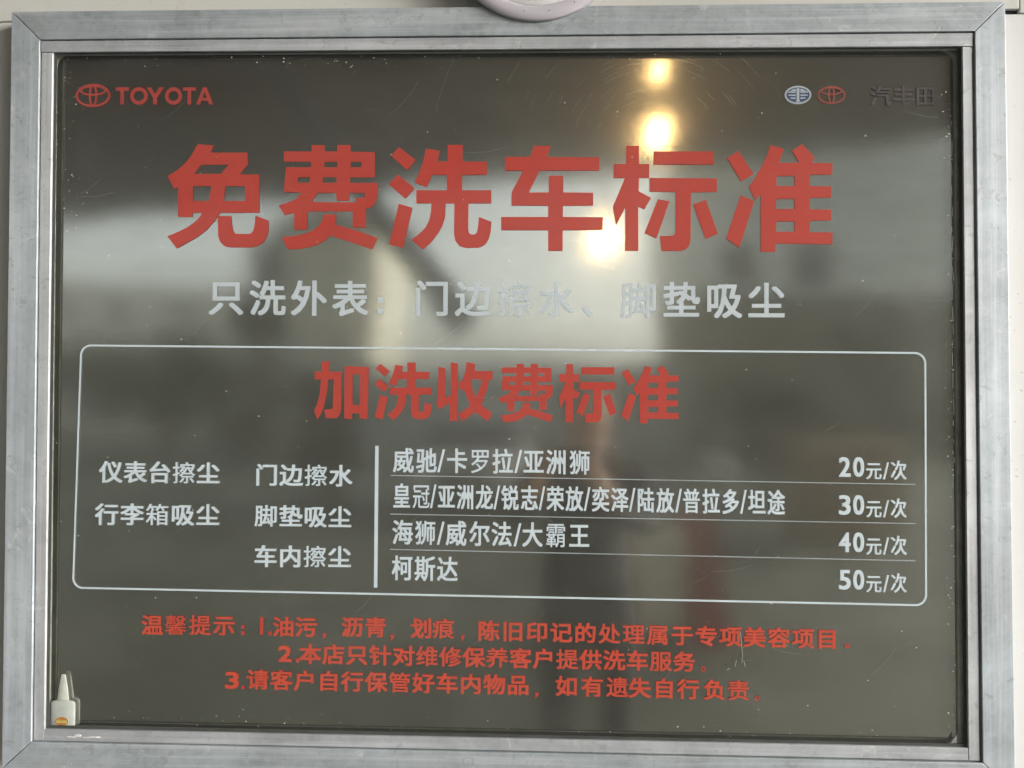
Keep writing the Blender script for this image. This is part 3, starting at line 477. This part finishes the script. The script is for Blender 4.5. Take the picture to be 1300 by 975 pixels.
x = .5675; z = .34        # run of old sealant down the right edge
while z > -.12:
    L = RND.uniform(.004,.02); hair([(x+RND.gauss(0,.0006), z), (x+RND.gauss(0,.0006), z-L)], RND.uniform(.0001,.0004)); z -= L+RND.uniform(.002,.02)
tag(mesh('scratches', V, F, M['hairline'], board), kind='stuff')

# ---------------------------------------------------------------- small things on and in the frame
bt = empty('glue_bottle', (-.5585, .0102, ZB-.4352)); tag(bt, 'small white glue bottle with a tall cone nozzle in the lower left corner', 'bottle')
bm = bmesh.new(); lathe(bm, [(.0125,0),(.0140,.0012),(.0142,.010),(.0142,.028),(.0138,.0315),(.0120,.0335),(.0075,.0345)], 36, sx=1.14, sy=.165); bm_obj('bottle_body', bm, M['white_plastic'], bt, True)
bm = bmesh.new(); lathe(bm, [(.0086,.0330),(.0084,.0365),(.0070,.0480),(.0046,.0600),(.0032,.0668),(.0027,.0678)], 24, sx=.9, sy=.22); bm_obj('nozzle', bm, M['nozzle'], bt, True)
st = mesh('sticker', [(.0135*1.22*0+(.0085*math.cos(6.283*i/24)), -.0026, .0085+.0058*math.sin(6.283*i/24)) for i in range(24)], [tuple(range(24))], M['orange'], bt)
mesh('sticker_band', [(-.0072,-.0027,.0065),(.0072,-.0027,.0065),(.0068,-.0027,.0100),(-.0068,-.0027,.0100)], [(0,1,2,3)], M['yellow'], st)
def crumb(bm, x, z, w_, h_):
    r = bmesh.ops.create_icosphere(bm, subdivisions=2, radius=1)
    for v in r['verts']: v.co = Vector((x+v.co.x*w_*RND.uniform(.8,1.15), .0022+v.co.y*.0012, z+v.co.z*h_*RND.uniform(.75,1.2)))
bm = bmesh.new(); crumb(bm, 0, .0006, .0055, .0022); crumb(bm, -.009, -.0012, .007, .0011); crumb(bm, .022, -.0010, .009, .0012); crumb(bm, .011, -.0018, .006, .0008)
tag(bm_obj('putty_smear', bm, M['putty'], loc=(-.5335, 0, ZB-.4425)), 'white putty smeared on the bottom bead below the glue bottle', 'putty')
tag(mesh('tape_scrap', [(-.005,.0,-.005),(.0045,-.001,-.0065),(.0035,-.001,.0085),(-.001,0,.001),(-.005,.0006,-.005),(.0045,.0002,-.0065),(.0035,.0002,.0085),(-.001,.0006,.001)], [(0,1,2,3),(7,6,5,4),(0,4,5,1),(1,5,6,2),(2,6,7,3),(3,7,4,0)], M['putty'], loc=(.5665,.0100,ZB-.4315)), 'torn white triangular scrap of tape in the lower right corner of the glass', 'tape')
sp = empty('round_speaker', (.0470, -.004, ZB+.5835)); tag(sp, 'round pale lilac speaker with a perforated grille overlapping the top rail', 'speaker')
def disc(name, prof, mat, n=96):
    bm = bmesh.new(); lathe(bm, prof, n); 
    for v in bm.verts: v.co = Vector((v.co.x, -v.co.z, v.co.y))
    return bm_obj(name, bm, mat, sp, True)
disc('rim', [(.1155,-.003),(.1155,.0005),(.1140,.0022),(.108,.0040),(.1005,.0046),(.0985,.0040),(.0975,.0015),(.0975,-.02)], M['lilac'])
disc('grille', [(.0974,-.015),(.0974,.0016),(.095,.0030),(.080,.0060),(.04,.0090),(.001,.0100)], M['grille'])
V = []; F = []
for rr in [.0905-.0062*i for i in range(13)]:
    m_ = int(2*math.pi*rr/.0064)
    for k in range(m_):
        a0 = 2*math.pi*k/m_; x, z = rr*math.cos(a0), rr*math.sin(a0)
        yy = -(.0034+(.095-rr)*.16 if rr > .08 else .0062+(.08-rr)*.075)-.0004; b = len(V)
        for i in range(6): V.append((x+.0014*math.cos(i*1.047), yy, z+.0014*math.sin(i*1.047)))
        F.append(tuple(range(b, b+6)))
tag(mesh('grille_holes', V, F, M['hole'], sp), kind='stuff')
for a0 in (-1.72,-1.42,-1.10): 
    bm = bmesh.new(); bmesh.ops.create_icosphere(bm, subdivisions=2, radius=.0007, matrix=Matrix.Translation((.106*math.cos(a0),-.0043,.106*math.sin(a0)))); bm_obj('fly_speck', bm, M['hole'], sp, True)

# ---------------------------------------------------------------- the yard the sheet reflects
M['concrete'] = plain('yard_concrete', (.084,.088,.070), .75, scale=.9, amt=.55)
M['soffit'] = plain('canopy_soffit', (.115,.086,.060), .7, scale=.5, amt=.2); M['brace'] = plain('blue_grey_steel', (.05,.06,.07), .5); M['dark_steel'] = plain('dark_painted_steel', (.05,.055,.065), .5)
M['render_grey'] = plain('grey_render', (.56,.58,.56), .8, scale=.4, amt=.12); M['olive'] = plain('olive_render', (.10,.10,.065), .8, scale=.5)
M['window'] = NT('window_glass').pbr((.03,.035,.04), .1); M['leaf'] = plain('dark_foliage', (.05,.062,.028), .7, scale=2, amt=.5); M['bark'] = plain('bark', (.10,.08,.06), .9, scale=6)
M['beige'] = plain('beige_render', (.50,.47,.39), .8, scale=.5, amt=.12); M['blind'] = plain('pale_blind', (.36,.36,.34), .5); M['pale'] = plain('pale_render', (.72,.70,.62), .8, scale=.3, amt=.1); M['plaster'] = plain('far_wall_paint', (.24,.25,.235), .8, scale=.5, amt=.15)
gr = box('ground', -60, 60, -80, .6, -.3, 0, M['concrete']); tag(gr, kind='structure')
cn = empty('canopy', (0,-4.6,0)); tag(cn, 'wide flat canopy roof over the yard in front of the board', 'canopy')
roof_z = lambda x: 4.62+.088*(x-1.0)
prism_xz('roof_slab', [(-9,roof_z(-9)+.18),(8.5,roof_z(8.5)+.18),(8.5,roof_z(8.5)),(-9,roof_z(-9))], -4.9, 4.58, M['soffit'], cn)
for yy in (-3.2,-.8,1.6): prism_xz('beam', [(-8.9,roof_z(-8.9)-.003),(6.9,roof_z(6.9)-.003),(6.9,roof_z(6.9)-.18),(-8.9,roof_z(-8.9)-.18)], yy-.06, yy+.06, M['soffit'], cn)
bm = bmesh.new(); tube(bm, (-1.95,.62,4.1), (-1.26,.60,3.05), .05, .08); tube(bm, (-1.26,.60,3.05), (-.42,.60,2.0), .08, .13); bm_obj('brace', bm, M['brace'], cn)
for xx, yy in ((-8.7,-4.6),(6.7,-4.6)): box('post', xx-.09, xx+.09, yy-.09, yy+.09, 0, roof_z(xx)-.01, M['dark_steel'], cn)

def lamp(x, y, z, r, power, label):
    t = empty('hanging_lamp', (x, y, z)); tag(t, label, 'lamp', 'warm lamps hanging under the canopy')
    mt = NT('warm_bulb'); em_ = mt.n('ShaderNodeEmission'); em_.inputs[0].default_value = (1.0,.62,.26,1); em_.inputs[1].default_value = power; mt.l(em_.outputs[0], mt.out.inputs[0])
    bm = bmesh.new(); lathe(bm, [(r*.3,-r*1.35),(r*.8,-r*1.1),(r,-r*.3),(r*.85,r*.5),(r*.4,r*1.1)], 20); bm_obj('bulb', bm, mt.m, t, True)
    bm = bmesh.new(); lathe(bm, [(r*1.6,r*.6),(r*.5,r*1.5),(r*.3,r*2.2)], 20); bm_obj('lamp_shade', bm, M['dark_steel'], t, True)
    bm = bmesh.new(); tube(bm, (0,0,r*2.2), (0,0,roof_z(x)-z), .012, n=6); bm_obj('cord', bm, M['dark_steel'], t)
lamp(1.12, -5.9, 4.50, .045, 20, 'warm lamp nearest the board, reflected at the very top of the steel')
lamp(1.35, -7.39, 4.44, .08, 24, 'largest warm lamp, reflected just above the red title')
lamp(.87, -8.35, 3.45, .065, 48, 'lowest warm lamp, reflected under the red title')
lamp(.90, -8.9, 3.92, .03, 10, 'faint warm lamp, reflected behind a stroke of the red title')

b2 = empty('workshop_building', (8.5,-19,0)); tag(b2, 'grey rendered workshop with two dark windows across the yard', 'building')
box('upper_wall', -4.6, 6.5, -6, 0, 4.3, 8.1, M['render_grey'], b2); box('ground_floor', -4.4, 6.3, -5.9, -.15, 0, 4.295, M['olive'], b2)
for xx in (-3.36,-1.43): box('window', xx-.45, xx+.45, -.05, .02, 4.55, 5.65, M['window'], b2)
b3 = empty('yard_wall', (-3.5,-19,0)); tag(b3, 'pale low boundary wall at the far side of the yard', 'wall')
box('wall_body', -5, 7.3, -.25, 0, 0, 2.35, M['plaster'], b3); box('coping', -5.05, 7.35, -.29, .04, 2.353, 2.45, M['plaster'], b3)
def tree(x, y, h, rw, label, seed, trunk=True):
    rd = random.Random(seed); t = empty('tree', (x, y, 0)); tag(t, label, 'tree', 'trees in the yard')
    bm = bmesh.new(); tube(bm, (0,0,0), (.1,0,h*.55), .16, .07)
    for k in range(4): a = k*1.6; tube(bm, (.05,0,h*.35), (rw*.5*math.cos(a), rw*.5*math.sin(a), h*.7), .06, .02, 6)
    bm_obj('trunk', bm, M['bark'], t)
    V = []; F = []
    cl = [(rd.gauss(0,.45)*rw, rd.gauss(0,.4)*rw, h*rd.uniform(.25,.95), rw*rd.uniform(.28,.5)) for _ in range(26)]
    for cx_, cy_, cz_, cr in cl:
        for _ in range(110):
            d = Vector((rd.gauss(0,1), rd.gauss(0,1), rd.gauss(0,1))).normalized()*cr*rd.random()**.4
            p = Vector((cx_, cy_, cz_))+d; q = Euler((rd.random()*6, rd.random()*6, rd.random()*6)).to_matrix(); s_ = rd.uniform(.06,.12); b = len(V)
            for aa, bb in ((-1,-.5),(1,-.5),(1,.5),(-1,.5)): V.append(p+q@Vector((aa*s_,bb*s_,0)))
            F.append((b,b+1,b+2,b+3))
    mesh('crown', V, F, M['leaf'], t)
tree(-5.6, -14.5, 4.9, .42, 'slim dark green tree standing nearest the canopy', 1)
tree(-9.0, -17.5, 3.0, 1.8, 'broad dark green tree at the left end of the yard wall', 2)
tree(-13.5, -17.0, 2.7, 2.2, 'lowest round tree at the far left of the yard', 3)
b4 = empty('apartment_building', (-17,-34,0)); tag(b4, 'pale apartment block standing behind the trees at the left of the yard', 'building')
box('wall', -13, 8.5, -8, 0, 0, 6.9, M['pale'], b4)
for xx in range(-12, 8, 3):
    for zz in (3.0, 5.0): box('window', xx, xx+1.2, -.04, .03, zz, zz+1.3, M['blind'], b4)
tree(5.6, -11.5, 2.9, .8, 'small dark tree in front of the workshop', 5)
tree(4.1, -12.5, 1.7, .6, 'low dark shrub-like tree beside the workshop', 6)
tree(-3.1, -10.5, 1.9, .5, 'low bushy tree in the middle of the yard', 8)
pc = empty('pallet_stack', (3.4,-7.6,0)); tag(pc, 'stack of brown wooden pallets in the yard', 'pallet stack'); M['wood'] = plain('weathered_wood', (.26,.19,.11), .8, scale=6)
for k_ in range(8):
    box('pallet', -.5+.02*(k_%3), .5+.02*(k_%3), -.4, .4, .14*k_, .14*k_+.12, M['wood'], pc)
b5 = empty('house', (-6.5,-22,0)); tag(b5, 'beige two-storey house behind the yard wall', 'house')
box('wall', -1.5, 1.6, -5, 0, 0, 6.6, M['beige'], b5); prism_xz('roof', [(-1.8,6.605),(1.9,6.605),(.05,7.3)], -5.2, .2, M['olive'], b5)
for xx in (-.9,.5):
    for zz in (2.6,4.7): box('window', xx-.3, xx+.3, -.03, .03, zz, zz+.9, M['blind'], b5)
cb = empty('electric_cabinet', (1.80,-6.6,0)); tag(cb, 'pale square electrical cabinet on a thin post in the yard', 'cabinet')
box('cabinet_box', -.14, .14, -.10, .10, .74, 1.02, M['white_plastic'], cb, .01); box('post', -.03, .03, -.03, .03, 0, .738, M['dark_steel'], cb); box('cabinet_door', -.12, .12, .1005, .108, .76, 1.0, M['white_plastic'], cb)
ca = empty('parked_car', (-.78,-8.2,0)); tag(ca, 'silver hatchback parked facing the board in the yard', 'car')
M['silver_paint'] = plain('silver_paint', (.34,.35,.36), .3, .4, amt=.05); M['lamp_glass'] = plain('headlight_glass', (.75,.75,.72), .1); M['tyre'] = plain('tyre', (.02,.02,.02), .8)
def loft(name, secs, mat, par):
    # secs: (y, half width at the bottom, half width at the top, z bottom, z top)
    bm = bmesh.new(); rr = []
    for y, wb, wt, zb, zt_ in secs:
        rr.append([bm.verts.new(v) for v in ((-wb*.9,y,zb),(-wb,y,zb+(zt_-zb)*.3),(-wt,y,zt_-(zt_-zb)*.12),(-wt*.86,y,zt_),(wt*.86,y,zt_),(wt,y,zt_-(zt_-zb)*.12),(wb,y,zb+(zt_-zb)*.3),(wb*.9,y,zb))])
    for a_, b_ in zip(rr, rr[1:]):
        for q in range(8): bm.faces.new((a_[q], a_[(q+1)%8], b_[(q+1)%8], b_[q]))
    bm.faces.new(rr[0][::-1]); bm.faces.new(rr[-1]); return bm_obj(name, bm, mat, par, True)
bd_ = loft('body', [(-3.7,.70,.66,.32,.80),(-3.5,.82,.78,.24,.93),(-2.6,.85,.82,.20,.95),(-1.0,.85,.82,.20,.94),(-.35,.83,.78,.22,.84),(-.05,.74,.68,.26,.70)], M['silver_paint'], ca)
cb_ = loft('cabin', [(-3.45,.72,.60,.90,1.22),(-3.0,.76,.58,.90,1.45),(-2.1,.77,.58,.90,1.49),(-1.45,.76,.56,.90,1.42),(-.85,.74,.68,.88,.98)], M['window'], ca)
loft('roof', [(-3.0,.60,.54,1.43,1.47),(-2.1,.60,.54,1.47,1.51),(-1.5,.58,.52,1.40,1.445)], M['silver_paint'], ca)
for sx_ in (-1, 1):
    loft('headlight', [(-.22,.16,.14,.58,.74),(-.06,.13,.10,.60,.70)], M['lamp_glass'], ca).location = (sx_*.55, .03, 0)
    for wy in (-.75, -3.0):
        bm = bmesh.new(); tube(bm, (sx_*.68,wy,.31), (sx_*.86,wy,.31), .31, n=24); wh = bm_obj('wheel', bm, M['tyre'], ca)
        bm = bmesh.new(); tube(bm, (sx_*.80,wy,.31), (sx_*.867,wy,.31), .19, n=20); bm_obj('rim', bm, M['silver_paint'], wh)
box('grille', -.34, .34, -.06, -.02, .50, .62, M['tyre'], ca, .01); box('bumper_intake', -.50, .50, -.04, .005, .28, .40, M['tyre'], ca, .01)
br = empty('road_barrier', (.84,-4.1,0)); tag(br, 'red and white plastic road barrier standing in the yard', 'barrier')
M['red_plastic'] = plain('red_plastic', (.26,.03,.03), .5)
def wedge(name, xa, xb, mat): 
    bm = bmesh.new(); vs = [bm.verts.new(v) for v in ((xa,-.22,0),(xb,-.22,0),(xb,.22,0),(xa,.22,0),(xa+(.1 if xa<0 else -.02),-.08,.78),(xb+(.02 if xa<0 else -.1),-.08,.78),(xb+(.02 if xa<0 else -.1),.08,.78),(xa+(.1 if xa<0 else -.02),.08,.78))]
    for f in ((0,3,2,1),(4,5,6,7),(0,1,5,4),(1,2,6,5),(2,3,7,6),(3,0,4,7)): bm.faces.new([vs[i] for i in f])
    bm_obj(name, bm, mat, br)
wedge('barrier_end', -.42, -.17, M['red_plastic']); wedge('barrier_end', .17, .42, M['red_plastic']); box('barrier_middle', -.168, .168, -.12, .12, .04, .70, M['pale'], br, .02)

# ---------------------------------------------------------------- the photographer
def skin_mesh(name, nodes, edges, mat, parent, sub=2):
    me = bpy.data.meshes.new(name); me.from_pydata([n_[0] for n_ in nodes], edges, []); o = bpy.data.objects.new(name, me); COL.objects.link(o)
    o.modifiers.new('s', 'SKIN'); 
    for i, n_ in enumerate(nodes):
        sv = me.skin_vertices[0].data[i]; sv.radius = n_[1] if isinstance(n_[1], tuple) else (n_[1], n_[1]); sv.use_root = i == 0
    o.modifiers.new('u', 'SUBSURF').levels = sub
    dg = bpy.context.evaluated_depsgraph_get(); dg.update(); m2 = bpy.data.meshes.new_from_object(o.evaluated_get(dg)); bpy.data.objects.remove(o)
    m2.polygons.foreach_set('use_smooth', [True]*len(m2.polygons)); m2.materials.clear()
    return link_mesh(name, m2, mat, parent)
M['skin'] = plain('skin', (.45,.26,.18), .5, amt=.08); M['jacket'] = plain('dark_jacket', (.03,.032,.036), .85); M['trousers'] = plain('dark_trousers', (.045,.048,.05), .85); M['hair'] = plain('black_hair', (.012,.010,.010), .5); M['phone'] = plain('phone_black', (.02,.02,.022), .2)
pe = empty('person', (.22,-1.62,0)); tag(pe, 'person in a dark jacket holding up a phone in front of the board', 'person')
B = [((0,0,.90),(.15,.11)),((0,0,1.05),(.14,.10)),((0,0,1.22),(.17,.11)),((0,.0,1.32),(.12,.08)),((0,.01,1.40),(.05,.05)),
     ((-.17,0,1.30),.060),((-.23,.10,1.13),.048),((-.19,.33,1.22),.036),((-.175,.41,1.28),.028),
     ((.17,0,1.30),.060),((.20,.12,1.13),.048),((.06,.34,1.22),.036),((.02,.41,1.28),.028),
     ((-.09,0,.82),.085),((-.10,.02,.47),.058),((-.11,-.01,.09),.040),((-.11,.13,.035),.036),
     ((.09,0,.82),.085),((.10,.02,.47),.058),((.11,-.01,.09),.040),((.11,.13,.035),.036),
     ((0,.02,1.45),(.075,.08)),((0,.03,1.52),(.085,.10)),((0,.02,1.585),(.07,.085)),
     ((-.165,.46,1.33),(.030,.018)),((.0,.46,1.33),(.030,.018))]
E_ = [(0,1),(1,2),(2,3),(3,4),(3,5),(5,6),(6,7),(7,8),(3,9),(9,10),(10,11),(11,12),(0,13),(13,14),(14,15),(15,16),(0,17),(17,18),(18,19),(19,20),(4,21),(21,22),(22,23),(8,24),(12,25)]
body = skin_mesh('body', B, E_, M['jacket'], pe)
body.data.materials.append(M['skin']); body.data.materials.append(M['trousers'])
for p_ in body.data.polygons:
    c = p_.center
    if c.z > 1.385 or (c.y > .40 and c.z > 1.2): p_.material_index = 1
    elif c.z < .90 and c.y < .3: p_.material_index = 2
for hx, sg in ((-.165,1),(.0,-1)):
    for k in range(4):
        z_ = 1.325+.021*k; L = (.9,1,.95,.8)[k]
        skin_mesh('finger', [((hx-.010*sg,.475,z_),.0095),((hx+.020*sg,.500,z_+.004),.009),((hx+.040*sg*L,.497,z_+.006),.0085),((hx+.052*sg*L,.482,z_+.006),.0075)], [(0,1),(1,2),(2,3)], M['skin'], pe, 1)
    skin_mesh('thumb', [((hx,.455,1.345),.012),((hx+.012*sg,.440,1.372),.011),((hx+.035*sg,.442,1.392),.009)], [(0,1),(1,2)], M['skin'], pe, 1)
bm = bmesh.new(); bmesh.ops.create_uvsphere(bm, u_segments=24, v_segments=16, radius=1)
for v in bm.verts: v.co = Vector((v.co.x*.093, v.co.y*.108-.002, 1.545+v.co.z*.098))
bmesh.ops.delete(bm, geom=[v for v in bm.verts if v.co.y > .035 and v.co.z < 1.585 or v.co.z < 1.47], context='VERTS'); bm_obj('hair', bm, M['hair'], pe, True)
bm = bmesh.new(); 
for sx_ in (-1,1): bmesh.ops.create_icosphere(bm, subdivisions=2, radius=.011, matrix=Matrix.Translation((sx_*.032,.108,1.525)))
bm_obj('eyes', bm, M['hair'], pe, True)
bm = bmesh.new(); tube(bm, (0,.112,1.525), (0,.137,1.488), .007, .013, 10); bm_obj('nose', bm, M['skin'], pe, True)
bm = bmesh.new(); bm_box(bm, -.024,.024,.096,.112,1.458,1.466,.003); bm_obj('mouth', bm, plain('lips', (.35,.12,.10), .5), pe)
tg = bm = bmesh.new(); bm_box(bm, -.162+.0,.0-.003,.462,.470,1.335,1.412,.003)
ph = bm_obj('phone', bm, M['phone']); ph.location = (.22,-1.62,0); tag(ph, 'black phone held up in both hands of the person', 'phone')
